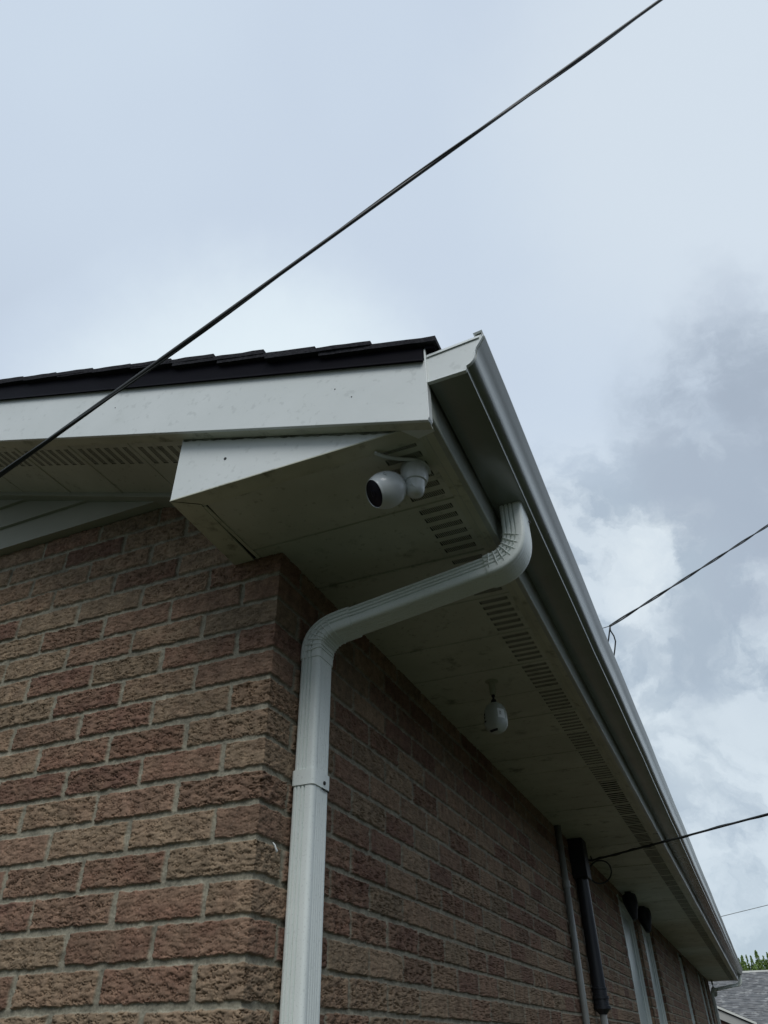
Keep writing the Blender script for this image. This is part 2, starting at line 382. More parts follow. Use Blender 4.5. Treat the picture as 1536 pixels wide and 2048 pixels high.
def brick_strip(mb_pts, name, parent):   # brick reveal / end return built as its own small grid
    (o, du, nu_, dv, nv_, nrm_) = mb_pts
    uu = np.linspace(0, np.linalg.norm(du), nu_); vv = np.linspace(0, np.linalg.norm(dv), nv_)
    A, B = np.meshgrid(uu, vv); H, C = brickwork(A+7.3, B+o[2])
    o = np.array(o, float); dU = np.array(du)/np.linalg.norm(du); dV = np.array(dv)/np.linalg.norm(dv); n_ = np.array(nrm_, float)
    Pp = o+A[..., None]*dU+B[..., None]*dV+(H-.09)[..., None]*n_
    co = Pp.reshape(-1, 3)*U; co[:, 2] += ZG*U; co -= np.array(parent['_base'])
    F = [(i*nu_+j, i*nu_+j+1, (i+1)*nu_+j+1, (i+1)*nu_+j) for i in range(nv_-1) for j in range(nu_-1)]
    me = bpy.data.meshes.new(name); me.from_pydata(co.tolist(), [], F); me.update()
    ca = me.color_attributes.new('brick_colour', 'FLOAT_COLOR', 'POINT')
    ca.data.foreach_set('color', np.concatenate([C.reshape(-1, 3), np.ones((nu_*nv_, 1))], 1).ravel())
    return finish(name, me, M['brick'], parent, smooth=True)
# rest of the shell, out of sight of this camera
sh = MB()
sh.box(-126, -.8, 1.2, YE-.6, -26, 13.7)
sh.poly([(-128, YE, -26), (0, YE, -26), (0, YE, 14), (-64, YE, 37), (-128, YE, 14)][::-1])
sh.quad((-60, -.02, -26), (-128, -.02, -26), (-128, -.02, 14), (-60, -.02, 18.0))
sh.build('shell', M['nbbrick'], house)

# windows of the long wall
for i, (a, b) in enumerate(WIN):
    z0 = -4.0
    fr = MB()
    xo, xi = -.42, -1.1
    for (y0, y1, za, zb) in ((a-.02, a+.75, WZ0, WZ1), (b-.75, b+.02, WZ0, WZ1), (a+.75, b-.75, WZ1-.8, WZ1+.02), (a+.75, b-.75, WZ0, WZ0+.9)):
        fr.box(xi, xo, y0, y1, za, zb)
    # sash inside the frame, a little further back
    for (y0, y1, za, zb) in ((a+.75, a+1.25, WZ0+.9, WZ1-.8), (b-1.25, b-.75, WZ0+.9, WZ1-.8), (a+1.25, b-1.25, WZ1-1.4, WZ1-.8)):
        fr.box(xi, xo-.18, y0, y1, za, zb)
    fr.box(-.40, .15, a-.10, a+.16, WZ0, WZ1-.1); fr.box(xo, -.28, a+.16, a+.42, WZ0, WZ1); fr.box(xo, xo+.10, b-.42, b-.2, WZ0, WZ1)
    f = fr.build('window', M['frame'], house, bevel=.03)
    pn = MB(); pn.box(-.80, -.74, a+1.2, b-1.2, WZ0+.9, WZ1-1.3); pn.build('pane', M['pane'], f)
    bl = MB()
    bl.box(-1.45, -1.35, a+.1, b-.1, WZ0, WZ1); bl.build('blind', M['frame'], f)
    brick_strip(((-1.1, b, WZ0), (1.1, 0, 0), 8, (0, 0, WZ1-WZ0), 300, (0, -1, 0)), 'reveal', f)
    sl = MB(); sl.prism([(-1.1, a, WZ0), (.35, a, WZ0-.15), (.35, a, WZ0-.6), (-1.1, a, WZ0-.6)], (0, b-a, 0)); sl.build('sill', M['frame'], f)

# --- soffits built of grooved panels with six louvred slots each
PITCH = 3.43
def soffit(mb, mv, P, a0, a1, b0, b1, v0, v1, seam0, fins_to=None, first=.40, step=.515, sw=.27):
    """P(a,b,h) maps panel coordinates to space, h>0 is up into the eave"""
    k = math.floor((a0-seam0)/PITCH)
    gw, gd = .055, .12
    while seam0+k*PITCH < a1:
        s = seam0+k*PITCH; e = s+PITCH; k += 1
        lo = max(s+gw, a0); hi = min(e-gw, a1)
        dz = (rng.random()-.5)*.03
        def Q(a, b, h=0): return P(a, b, h+dz)
        if s > a0 and s < a1:
            mb.quad(P(s-gw, b0, dz), P(s, b0, gd), P(s, b1, gd), P(s-gw, b1, dz)); mb.quad(P(s, b0, gd), P(s+gw, b0, dz), P(s+gw, b1, dz), P(s, b1, gd))
        if hi <= lo: continue
        mb.quad(Q(lo, b0), Q(hi, b0), Q(hi, v0), Q(lo, v0)); mb.quad(Q(lo, v1), Q(hi, v1), Q(hi, b1), Q(lo, b1))
        cur = lo
        for j in range(6):
            c0 = s+first+j*step-sw/2; c1 = c0+sw
            if c0 < lo or c1 > hi: continue
            mb.quad(Q(cur, v0), Q(c0, v0), Q(c0, v1), Q(cur, v1)); cur = c1
            # slot: pressed up, dark inside
            d = .13; ve0 = v0+.07; ve1 = v1-.05
            mv.quad(Q(c0, v0), Q(c1, v0), Q(c1-.03, ve0, d), Q(c0+.03, ve0, d)); mv.quad(Q(c0+.03, ve0, d), Q(c1-.03, ve0, d), Q(c1-.03, ve1, d), Q(c0+.03, ve1, d))
            mv.quad(Q(c0+.03, ve1, d), Q(c1-.03, ve1, d), Q(c1, v1), Q(c0, v1))
            mv.quad(Q(c0, v0), Q(c0+.03, ve0, d), Q(c0+.03, ve1, d), Q(c0, v1)); mv.quad(Q(c1, v0), Q(c1-.03, ve0, d), Q(c1-.03, ve1, d), Q(c1, v1))
            if fins_to is not None and c0 < fins_to:
                nf = 17
                for q in range(1, nf):
                    bb = v0+(v1-v0)*q/nf
                    sk = .02
                    mb.quad(Q(c0, bb-.015-sk, .01), Q(c1, bb-.015+sk, .01), Q(c1, bb+.015+sk, .01), Q(c0, bb+.015-sk, .01))
        mb.quad(Q(cur, v0), Q(hi, v0), Q(hi, v1), Q(cur, v1))
YS0, YS1 = -4.3, YE+5.0
ms, mv = MB(), MB()
soffit(ms, mv, lambda a, b, h: (b, a, SZ+h), YS0, YS1, -1.6, 7.3, 5.63, 6.80, -.60, fins_to=34)
ob = ms.build('soffit', M['soffit'], house); mv.build('vent_slots', M['vent'], ob)
cs, sn = math.cos(math.atan(.333)), math.sin(math.atan(.333))
RX = -4.58
def PR(a, b, h): return (RX-a*cs+h*sn, -b, rk(RX)+a*sn+h*cs+.10)
mr_, mv_ = MB(), MB()
soffit(mr_, mv_, PR, -2.9, 62, .3, 4.40, 2.93, 3.97, 0.0, fins_to=14)
ob = mr_.build('soffit', M['soffit'], house); mv_.build('vent_slots', M['vent'], ob)

# --- cornice return: the boxed corner under the rake
bx = MB()
YF = -4.36
xl = -1.74
bx.prism([(xl, YF, 13.80), (6.4, YF, 13.80), (xl, YF, rk(xl)+.10)], (0, .22, 0))
bx.prism([(xl, YF+.22, 13.80), (xl, -.10, 13.80), (xl, -.10, rk(xl)+.10), (xl, YF+.22, rk(xl)+.10)], (.16, 0, 0))
box = bx.build('cornice_return', M['white'], house, bevel=.02)
bt = MB()
bt.prism([(xl-.01, YF-.01, 13.78), (7.2, YF-.01, 13.78), (7.2, YF+.55, 13.78), (xl+.85, YF+.55, 13.78)], (0, 0, .06))
bt.prism([(xl-.01, YF-.01, 13.778), (xl+.85, YF+.55, 13.778), (xl+.66, -.12, 13.778), (xl-.20, -.12, 13.778)], (0, 0, .06))
bt.box(xl+.86, 7.1, YF+.55, YF+.70, 13.81, 13.86)         # channel that holds the panels
bt.box(xl+.80, xl+.94, YF+.72, -.14, 13.80, 13.87)
bt.build('return_trim', M['trim'], box, bevel=.015)
gp = MB(); gp.prism([(xl+.86, YF+.58, 13.835), (xl+1.00, YF+.58, 13.835), (xl+.80, -.14, 13.835), (xl+.67, -.14, 13.835)], (0, 0, .01)); gp.build('gap', M['void'], box)
mj = MB(); mj.prism([(xl+.02, YF+.0, 13.774), (xl+.05, YF-.005, 13.774), (xl+.87, YF+.53, 13.774), (xl+.84, YF+.55, 13.774)], (0, 0, .008)); mj.build('mitre_joint', M['void'], box)
md = MB(); n_ = 90
xs_ = [xl+.05+(6.35-xl)*i/n_ for i in range(n_+1)]
md.rings([[(x_, YF-.012, rk(x_)+.04), (x_, YF-.012, rk(x_)-.015-.045*abs(math.sin(x_*3.1)*math.sin(x_*7.7+1))-.02*rng.random())] for x_ in xs_], close=False); md.build('mildew', M['mildew'], box)
nm = MB(); nm.lathe((.28, YF-.015, 14.96), (0, 1, 0), [(0, .055), (.03, .055)], 10)
nm.build('nail', M['screw'], box)

# --- rake fascia with its bottom flange
rf = MB(); XT = -64
rf.prism([(7.66, -4.85, rk(7.66)), (7.66, -4.85, rk(7.66)+2.52), (XT, -4.85, rk(XT)+2.58), (XT, -4.85, rk(XT))], (0, .12, 0))
# far slope of the same gable, hidden from here
rf.prism([(XT, -4.85, rk(XT)), (XT, -4.85, rk(XT)+2.78), (2*XT-7.66, -4.85, rk(7.66)+2.78), (2*XT-7.66, -4.85, rk(7.66))], (0, .12, 0))
rake = rf.build('rake_fascia', M['white'], house, bevel=.02)
for xn, hn_ in ((-5.0, 1.45), (4.6, 1.55), (5.2, 1.15)):
    nl_ = MB(); nl_.lathe((xn, -4.852, rk(xn)+hn_), (0, -1, 0), [(0, .022), (.012, .02), (.016, .01)], 8); nl_.build('nail', M['screw'], rake)
fl = MB()
fl.prism([(7.64, -4.83, rk(7.64)+.004), (XT, -4.83, rk(XT)+.004), (XT, -4.40, rk(XT)+.02), (7.64, -4.40, rk(7.64)+.02)], (0, 0, .06))
fl.prism([(6.2, -4.40, rk(6.2)+.10), (XT, -4.40, rk(XT)+.10), (XT, -4.27, rk(XT)+.10), (6.2, -4.27, rk(6.2)+.10)], (0, 0, -.05))
fl.build('flange', M['trim'], rake)
# frieze channel against the siding
fz = MB()
fz.prism([(-3.2, -.88, rk(-3.2)-.10), (XT, -.88, rk(XT)-.10), (XT, -.88, rk(XT)+.12), (-3.2, -.88, rk(-3.2)+.12)], (0, .95, 0))
fz.build('frieze', M['siding'], house, bevel=.03)
fw = MB(); fw.prism([(-1.9, -.34, rk(-1.9)-.5), (-60, -.34, rk(-60)-.5), (-60, -.34, rk(-60)+.1), (-1.9, -.34, rk(-1.9)+.1)], (0, .5, 0))
# --- gable siding, one lap above the other
gs = MB(); z = 17.93; k = 0
while z < rk(-60)-.5:
    e = 1.40
    xa = 7.66-(z-13.4+.1)/.333; xb = 7.66-(z+e-13.4+.1)/.333
    if z < 18: xa = -1.9
    xa = min(xa+2, -1.9); xb = min(xb+2, -1.9)
    gs.hexa([(-60, -.50, z), (xa, -.50, z), (xa, -.02, z), (-60, -.02, z), (-60, -.34, z+e+.05), (xb, -.34, z+e+.05), (xb, -.02, z+e+.05), (-60, -.02, z+e+.05)])
    z += e; k += 1
gs.build('gable_siding', M['siding'], house)

# --- eave fascia
ef = MB()
ys = [-4.85]+list(np.arange(4, YE+5, 8.0))+[YE+5.0]
def wav(y, s): return .018*math.sin(y*.19+s)+.012*math.sin(y*.53+s*2)
def prof_rings(prof, ys, amp=1.0, seed=0.0):
    return [[(px+wav(y, seed)*amp, y, pz+wav(y, seed+3)*amp) for px, pz in prof] for y in ys]
ysf = [-4.715]+ys[1:]
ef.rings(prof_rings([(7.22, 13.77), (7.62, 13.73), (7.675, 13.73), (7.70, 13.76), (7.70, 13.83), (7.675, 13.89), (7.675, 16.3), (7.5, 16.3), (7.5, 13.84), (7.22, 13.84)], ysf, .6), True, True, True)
fas = ef.build('eave_fascia', M['efascia_shade'], house, autos=35)
et = MB(); et.rings(prof_rings([(7.00, 13.825), (7.20, 13.80), (7.24, 13.765), (7.58, 13.735), (7.60, 13.80), (7.00, 13.86)], ysf, .6), True, True, True)
et.build('flange', M['trim'], fas)
for y in (51.0, 104.0, 158.0, 206.0):                     # butt joints of the fascia lengths
    jt = MB(); jt.prism([(7.25, y-.03, 13.745), (7.705, y-.03, 13.715), (7.705, y-.03, 14.9), (7.685, y-.03, 14.9), (7.685, y-.03, 13.75), (7.25, y-.03, 13.77)], (0, .06, 0)); jt.build('joint', M['void'], fas)
# corner piece where rake and eave meet
cp = MB()
cp.prism([(6.62, -4.38, 13.765), (7.56, -4.42, 13.70), (7.56, -4.0, 13.72), (6.98, -3.84, 13.77)], (0, 0, .03))
cp.prism([(7.655, -4.87, 13.42), (7.70, -4.87, 13.50), (7.70, -4.87, 16.40), (7.655, -4.87, 16.34)], (0, .30, 0))
cp.build('corner_piece', M['white'], fas, bevel=.01)

# --- gutter
def smooth_curve(pts, n=5):
    outp = []
    for i in range(len(pts)-1):
        p0 = pts[max(i-1, 0)]; p1 = pts[i]; p2 = pts[i+1]; p3 = pts[min(i+2, len(pts)-1)]
        for j in range(n):
            t = j/n
            outp.append(tuple(.5*((2*p1[d])+(-p0[d]+p2[d])*t+(2*p0[d]-5*p1[d]+4*p2[d]-p3[d])*t*t+(-p0[d]+3*p1[d]-3*p2[d]+p3[d])*t**3) for d in range(2)))
    outp.append(pts[-1]); return outp
og = smooth_curve([(8.93, 15.12), (9.08, 15.20), (9.19, 15.35), (9.235, 15.55), (9.255, 15.66), (9.31, 15.79), (9.43, 15.98), (9.56, 16.20)], 5)
outer = [(7.70, 16.36), (7.70, 14.97), (8.86, 14.95), (8.905, 14.955), (8.92, 15.0)]+og+[(9.56, 16.26), (9.52, 16.30), (9.36, 16.34), (9.35, 16.31)]
inner = [(9.46, 16.32)]+[(a-.035, b+.03) for a, b in og[::-1]]+[(8.88, 14.99), (7.74, 15.01), (7.74, 16.36)]
YG0, YG1 = -4.73, YE+5.2
gys = [YG0]+list(np.arange(-2, YG1-1, 6.0))+[YG1]
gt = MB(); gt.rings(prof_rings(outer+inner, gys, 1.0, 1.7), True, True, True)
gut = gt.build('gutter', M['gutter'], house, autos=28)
for ye, sgn in ((YG0, -1), (YG1, 1)):
    ec = MB(); shape = [q for q in outer[:-3]]
    shape = [(7.70, 16.20), (7.70, 14.95), (8.90, 14.95), (8.92, 15.0)]+og+[(9.50, 16.32)]
    pts = [(a, ye+sgn*.05, b) for a, b in shape]; ec.prism(pts, (0, -sgn*.04, 0))
    # raised rim round the cap
    rim = [(7.70, 14.945), (8.90, 14.945), (8.93, 15.0)]+og+[(9.53, 16.32)]
    R = []
    for (a, b) in rim:
        R.append([(a, ye+sgn*.11, b-.012), (a, ye-sgn*.02, b-.012), (a-.03, ye-sgn*.02, b+.02), (a-.03, ye+sgn*.11, b+.02)])
    ec.rings(R, True, True, True)
    ec.prism([(7.72, ye+sgn*.06, 16.20), (9.42, ye+sgn*.06, 16.30), (9.42, ye+sgn*.10, 16.17), (7.72, ye+sgn*.10, 16.05)], (0, -sgn*.02, .0))
    ec.box(7.66, 7.71, min(ye+sgn*.13, ye), max(ye+sgn*.13, ye), 14.93, 16.42)
    ec.build('end_cap', M['white'], gut, bevel=.008)
tb = MB(); tb.prism([(9.24, YG0-.06, 16.47), (9.53, YG0-.06, 16.50), (9.53, YG0-.06, 16.40), (9.30, YG0-.06, 16.36)], (0, .5, 0)); tb.build('lip_tab', M['gutter'], gut)

# --- drip edge and shingle roof
de = MB()
def ft(x): return rk(x)+2.78
sec = [(-5.00, -.40), (-4.90, -.30), (-4.88, -.20), (-4.885, .60), (-4.8, .62), (-4.8, -.3)]
de.rings([[(x, yy, ft(x)+dz) for yy, dz in [(q[0], q[1] if q[1] < .5 or x < 0 else q[1]-.36*x/7.95) for q in sec]] for x in (7.63, 0, -20, XT)], True, True, True)
de.rings([[(7.70, yy, 16.45) if 0 else (7.72, yy, 16.38), (8.02, yy, 16.30), (8.02, yy, 16.42), (7.72, yy, 16.52)] for yy in (-4.9, YE+4.9)], True, True, True)
de.build('drip_edge', M['drip'], house)
rf2 = MB()
dk = MB(); dk.prism([(7.9, -4.75, ft(7.9)-.15), (XT, -4.75, ft(XT)-.3), (XT, -4.75, ft(XT)+.50), (7.9, -4.75, ft(7.9)+.22)], (0, YE+9.5, 0))
dk.prism([(XT, -4.75, ft(XT)+.02), (2*XT-7.9, -4.75, ft(7.9)+.02), (2*XT-7.9, -4.75, ft(7.9)+.58), (XT, -4.75, ft(XT)+.58)], (0, YE+9.5, 0))
x = 8.12; k = 0
while x > XT:
    x2 = x-4.1
    j = (rng.random()-.5)*.05
    ya = -5.08+(rng.random()-.5)*.07; jx = (rng.random()-.5)*.12 if k else 0
    xa = x+jx; za = ft(xa)+.545; zb = ft(x2)+.545
    th = .20+j
    # ragged rake edge: the slab front is cut in short steps
    n = 9; topf = []; 
    R = []
    for q in range(n+1):
        t = q/n; xx = xa+(x2-xa)*t; base_ = ft(xx)+.24+.34*min(1, k/4)+.15*(1-t)
        yj = ya+(rng.random()-.5)*.02
        R.append([(xx, yj, base_), (xx, YE+5.2, base_), (xx, YE+5.2, base_+th+(rng.random()-.5)*.02), (xx, yj, base_+th+(rng.random()-.5)*.025)])
    rf2.rings(R, True, True, True)
    x -= 2.13; k += 1
rf2.prism([(XT+.3, -5.0, ft(XT)+.9), (2*XT-8.1, -5.0, ft(8.1)+.62), (2*XT-8.1, -5.0, ft(8.1)+.85), (XT+.3, -5.0, ft(XT)+1.1)], (0, YE+10.2, 0))
rf_o = rf2.build('roof', M['shingle'], house); dk.build('deck', M['drip'], rf_o)

# --- downspouts
def ds_profile(depth, width, seg=4, r=.13, flute=True):
    """closed outline in (n, s): n = depth axis, s = width axis"""
    pts = []
    hn, hs = depth/2, width/2
    def corner(cx, cy, a0):
        for q in range(seg+1):
            a = a0+math.pi/2*q/seg; pts.append((cx+r*math.cos(a), cy+r*math.sin(a)))
    def run(p, q, g, w=.034, d=.085, nrm_=(0, 0)):
        for t in g:
            c = (p[0]+(q[0]-p[0])*t, p[1]+(q[1]-p[1])*t); L_ = math.hypot(q[0]-p[0], q[1]-p[1]); e = ((q[0]-p[0])/L_, (q[1]-p[1])/L_)
            pts.append((c[0]-e[0]*w, c[1]-e[1]*w)); pts.append((c[0]-nrm_[0]*d, c[1]-nrm_[1]*d)); pts.append((c[0]+e[0]*w, c[1]+e[1]*w))
    corner(hn-r, hs-r, 0)
    if flute: run((hn-r, hs), (-hn+r, hs), (.55, .75, .95), nrm_=(0, 1))
    corner(-hn+r, hs-r, math.pi/2)
    corner(-hn+r, -hs+r, math.pi)
    if flute: run((-hn+r, -hs), (hn-r, -hs), (.08, .36, .62), nrm_=(0, -1))
    corner(hn-r, -hs+r, 1.5*math.pi)
    if flute: run((hn, -hs+r), (hn, hs-r), (.18, .34, .50, .66, .82), w=.025, d=.012, nrm_=(1, 0))
    return pts
def ds_sweep(mb, path, depth, width, scale=None, flute=True, cap=True):
    prof = ds_profile(depth, width, flute=flute); R = []
    path = [Vector(q) for q in path]
    for i, q in enumerate(path):
        t = (path[min(i+1, len(path)-1)]-path[max(i-1, 0)]).normalized()
        s = Vector((0, 1, 0)); s = (s-t*s.dot(t)).normalized(); n = s.cross(t)
        k = scale[i] if scale else (1, 1)
        R.append([q+n*(a*k[0])+s*(b*k[1]) for a, b in prof])
    mb.rings(R, True, cap, cap)
def arc(p0, p1, p2, n):      # quadratic bend through the corner point p1
    p0, p1, p2 = map(Vector, (p0, p1, p2)); return [(1-t)**2*p0+2*t*(1-t)*p1+t*t*p2 for t in [i/n for i in range(n+1)]]
def elbow(name, path, parent, depth, width, ribs, inner):
    mb = MB(); ds_sweep(mb, path, depth, width)
    o = mb.build(name, M['downspout'], parent, autos=30)
    # crimps: thin pressed ridges across the inner half of the bend
    rb = MB(); path = [Vector(q) for q in path]
    for i in ribs:
        i0 = int(i); fr_ = i-i0; q = path[i0].lerp(path[i0+1], fr_); t = (path[i0+1]-path[i0]).normalized()
        s = Vector((0, 1, 0)); s = (s-t*s.dot(t)).normalized(); n = s.cross(t)*inner
        hn, hs = depth/2, width/2; e = .012
        line = [(-hn*.55, -hs-e), (0, -hs-e-.006), (hn-.13, -hs-e), (hn-.04, -hs+.04-e), (hn+e, -hs+.13), (hn+e, hs-.13), (hn-.04, hs-.04+e), (hn-.13, hs+e), (0, hs+e+.006), (-hn*.55, hs+e)]
        rb.tube([q+n*a+s*b-t*((hn-a)*.25) for a, b in line], [.004]+[.028]*8+[.004], 6)
    rb.build('crimps', M['downspout'], o, smooth=True)
    return o
def downspout(y0, y1s, base_z, label, detailed=True):
    """y0: line of the wall pipe, y1s: line of the gutter outlet"""
    d, w = .77, 1.10
    dm = MB(); ds_sweep(dm, [(.49, y0, -25.5), (.49, y0, -10), (.49, y0, 5.9)], d, w)
    pr_ = dm.build('downspout', M['downspout'], house, autos=30)
    if label: tag(pr_, label)
    up = MB(); ds_sweep(up, [(.49, y0, 5.9), (.49, y0, 8.5), (.49, y0, 10.35)], d*.985, w*.985); up.build('pipe', M['downspout'], pr_, autos=30)
    pA = [(.49, y0, 10.30), (.49, y0, 10.55)]+arc((.49, y0, 10.6), (.50, y0, 11.42), (1.45, y0+.04, 11.60), 12)[0:]+[Vector((1.98, y0+.06, 11.69))]
    elbow('elbow', pA, pr_, d*1.06, w*1.06, [2.5, 4.2, 5.9, 7.6, 9.3, 11.0, 12.7], 1)
    B0 = Vector((1.90, y0+.055, 11.68)); B1 = Vector((7.25, y1s-.05, 12.62))
    di = MB(); ds_sweep(di, [B0, B0.lerp(B1, .5), B1], d*.985, w*.985); di.build('pipe', M['downspout'], pr_, autos=30)
    dirv = (B1-B0).normalized(); e0 = B1-dirv*.1
    pB = [e0, B1+dirv*.05]+arc(B1+dirv*.1, (8.33, y1s, 12.81), (8.33, y1s, 13.95), 12)+[Vector((8.33, y1s, 14.30)), Vector((8.33, y1s, 14.96))]
    elbow('elbow', pB, pr_, d*1.08, w*1.08, [2.3, 4.0, 5.7, 7.4, 9.1, 10.8, 12.5], -1)
    cl = MB(); ds_sweep(cl, [(.49, y0, 5.86), (.49, y0, 6.34)], d*1.10, w*1.07, flute=False); bo = cl.build('band', M['downspout'], pr_, autos=30)
    sc = MB(); sc.lathe((.90, y0+.12, 6.03), (1, 0, 0), [(0, .065), (.05, .06), (.07, .03)], 12); sc.build('screw', M['screw'], bo)
    ng = MB()
    for q in range(6): ng.box(.88+.02, .90+.02, y0+.0+q*.09, y0+.035+q*.09, 5.80, 5.87)
    ng.build('crimp_teeth', M['void'], bo)
    s2 = MB(); s2.lathe((8.78, y1s+.25, 14.52), (1, -.2, 0), [(0, .05), (.05, .045)], 10); s2.build('screw', M['screw'], pr_)
downspout(2.25, 2.55, 0, 'near downspout crossing under the soffit from the gutter to the corner wall')
downspout(YE-1.2, YE+1.5, 0, 'far downspout at the distant end of the eave')

# ------------------------------------------------------------------ security camera under the near soffit
cm = empty('security_camera', (6.36, -2.62, SZ), 'white round security camera with black glass face under the boxed corner eave', 'security camera')
mo = MB()
mo.lathe((6.36, -2.62, SZ+.01), (0, 0, -1), [(0, .40), (.10, .44), (.14, .45), (.16, .43)], 36)
mt = mo.build('base', M['camgrey'], cm, autos=40)
mo = MB(); mo.lathe((6.36, -2.62, SZ-.15), (0, 0, -1), [(0, .43), (.02, .44), (.34, .435), (.40, .415), (.54, .38), (.56, .33), (.60, .32), (.84, .29), (.96, .25), (1.03, .16), (1.05, .05)], 36)
mo.build('neck', M['camwhite'], cm, autos=50)
kn = MB(); kn.lathe((6.36+.16, -2.62-.20, 13.0), (-.62, .58, -.05), [(0, .10), (.02, .22), (.10, .25), (.42, .25), (.50, .22), (.52, .1)], 28)
kn.build('hinge', M['camwhite'], cm, autos=40)
n_ = Vector((-.635, -.562, -.525)).normalized()
bc = Vector((5.56, -3.06, 12.83))
# egg-shaped body: the back is full and round, the front is cut flat
axis = n_; prof = []
for q in range(0, 25):
    t = q/24; a = math.pi*(1-t*.745)
    prof.append((.60*math.cos(a)*1.02, .585*math.sin(a)**.74 if math.sin(a) > 0 else 0))
prof = [(h, max(r, .002)) for h, r in prof]
bo = MB(); o = bc; t = axis; a_ = t.orthogonal().normalized(); b_ = t.cross(a_)
hf, rfz = prof[-1]
prof2 = prof+[(hf+.02, rfz-.002), (hf+.035, rfz-.014), (hf+.02, rfz-.026), (hf-.02, rfz-.03)]
bo.lathe(bc, axis, prof2, 48); body = bo.build('body', M['camwhite'], cm, autos=50)
lf = MB(); lf.lathe(bc+axis*(hf-.03), axis, [(0, rfz-.024), (.045, rfz-.026), (.06, rfz-.08), (.068, .10), (.07, .01)], 40); lf.build('face_glass', M['lens'], cm, autos=50)
ln = MB(); ln.lathe(bc+axis*(hf+.036), axis, [(0, .13), (.010, .12), (.010, .08), (.006, .02)], 24); ln.build('lens', M['lens'], cm, autos=50)
rg = MB(); rg.lathe(bc-axis*.40, axis, [(-.02, .39), (-.02, .46), (.03, .475), (.03, .42)], 36); rg.build('seam_ring', M['camgrey'], cm, autos=40)
sk = MB(); sk.lathe(Vector((6.30, -2.66, 12.93)), (bc-axis*.45-Vector((6.30, -2.66, 12.93))), [(0, .16), (.1, .17), (.3, .15), (.42, .19)], 20); sk.build('stalk', M['camwhite'], cm, autos=50)
# faint grey emblem pressed on the top of the body
up_ = (CU-axis*CU.dot(axis)).normalized(); sd_ = axis.cross(up_)
em = MB(); e0 = bc
def on_body(lon, h):
    rr = np.interp(h, [p_[0] for p_ in prof], [p_[1] for p_ in prof]); return bc+axis*h+(up_*math.cos(lon)+sd_*math.sin(lon))*(rr+.006)
em.tube([on_body(-.45+.10*math.cos(x_), .05+.07*math.sin(x_)) for x_ in [math.pi*q/8-.4 for q in range(9)]], .012, 5)
em.tube([on_body(-.62+.05*q, .10-.02*q) for q in range(4)], .010, 5)
em.build('emblem', M['camgrey'], body)
wc = MB()
cpts = [(5.55, -3.88, 13.70), (5.80, -3.58, 13.68), (6.14, -3.27, 13.72), (6.50, -3.02, 13.76), (6.74, -2.78, 13.72), (6.80, -2.52, 13.66), (6.76, -2.36, 13.62)]
sp_ = []
for i in range(len(cpts)-1):
    for j in range(5):
        t = j/5; p0, p1, p2, p3 = [Vector(cpts[max(0, min(len(cpts)-1, i+d))]) for d in (-1, 0, 1, 2)]
        sp_.append(.5*((2*p1)+(-p0+p2)*t+(2*p0-5*p1+4*p2-p3)*t*t+(-p0+3*p1-3*p2+p3)*t**3))
sp_.append(Vector(cpts[-1])); wc.tube(sp_, .058, 10); wc.build('cable', M['camwhite'], cm, smooth=True)

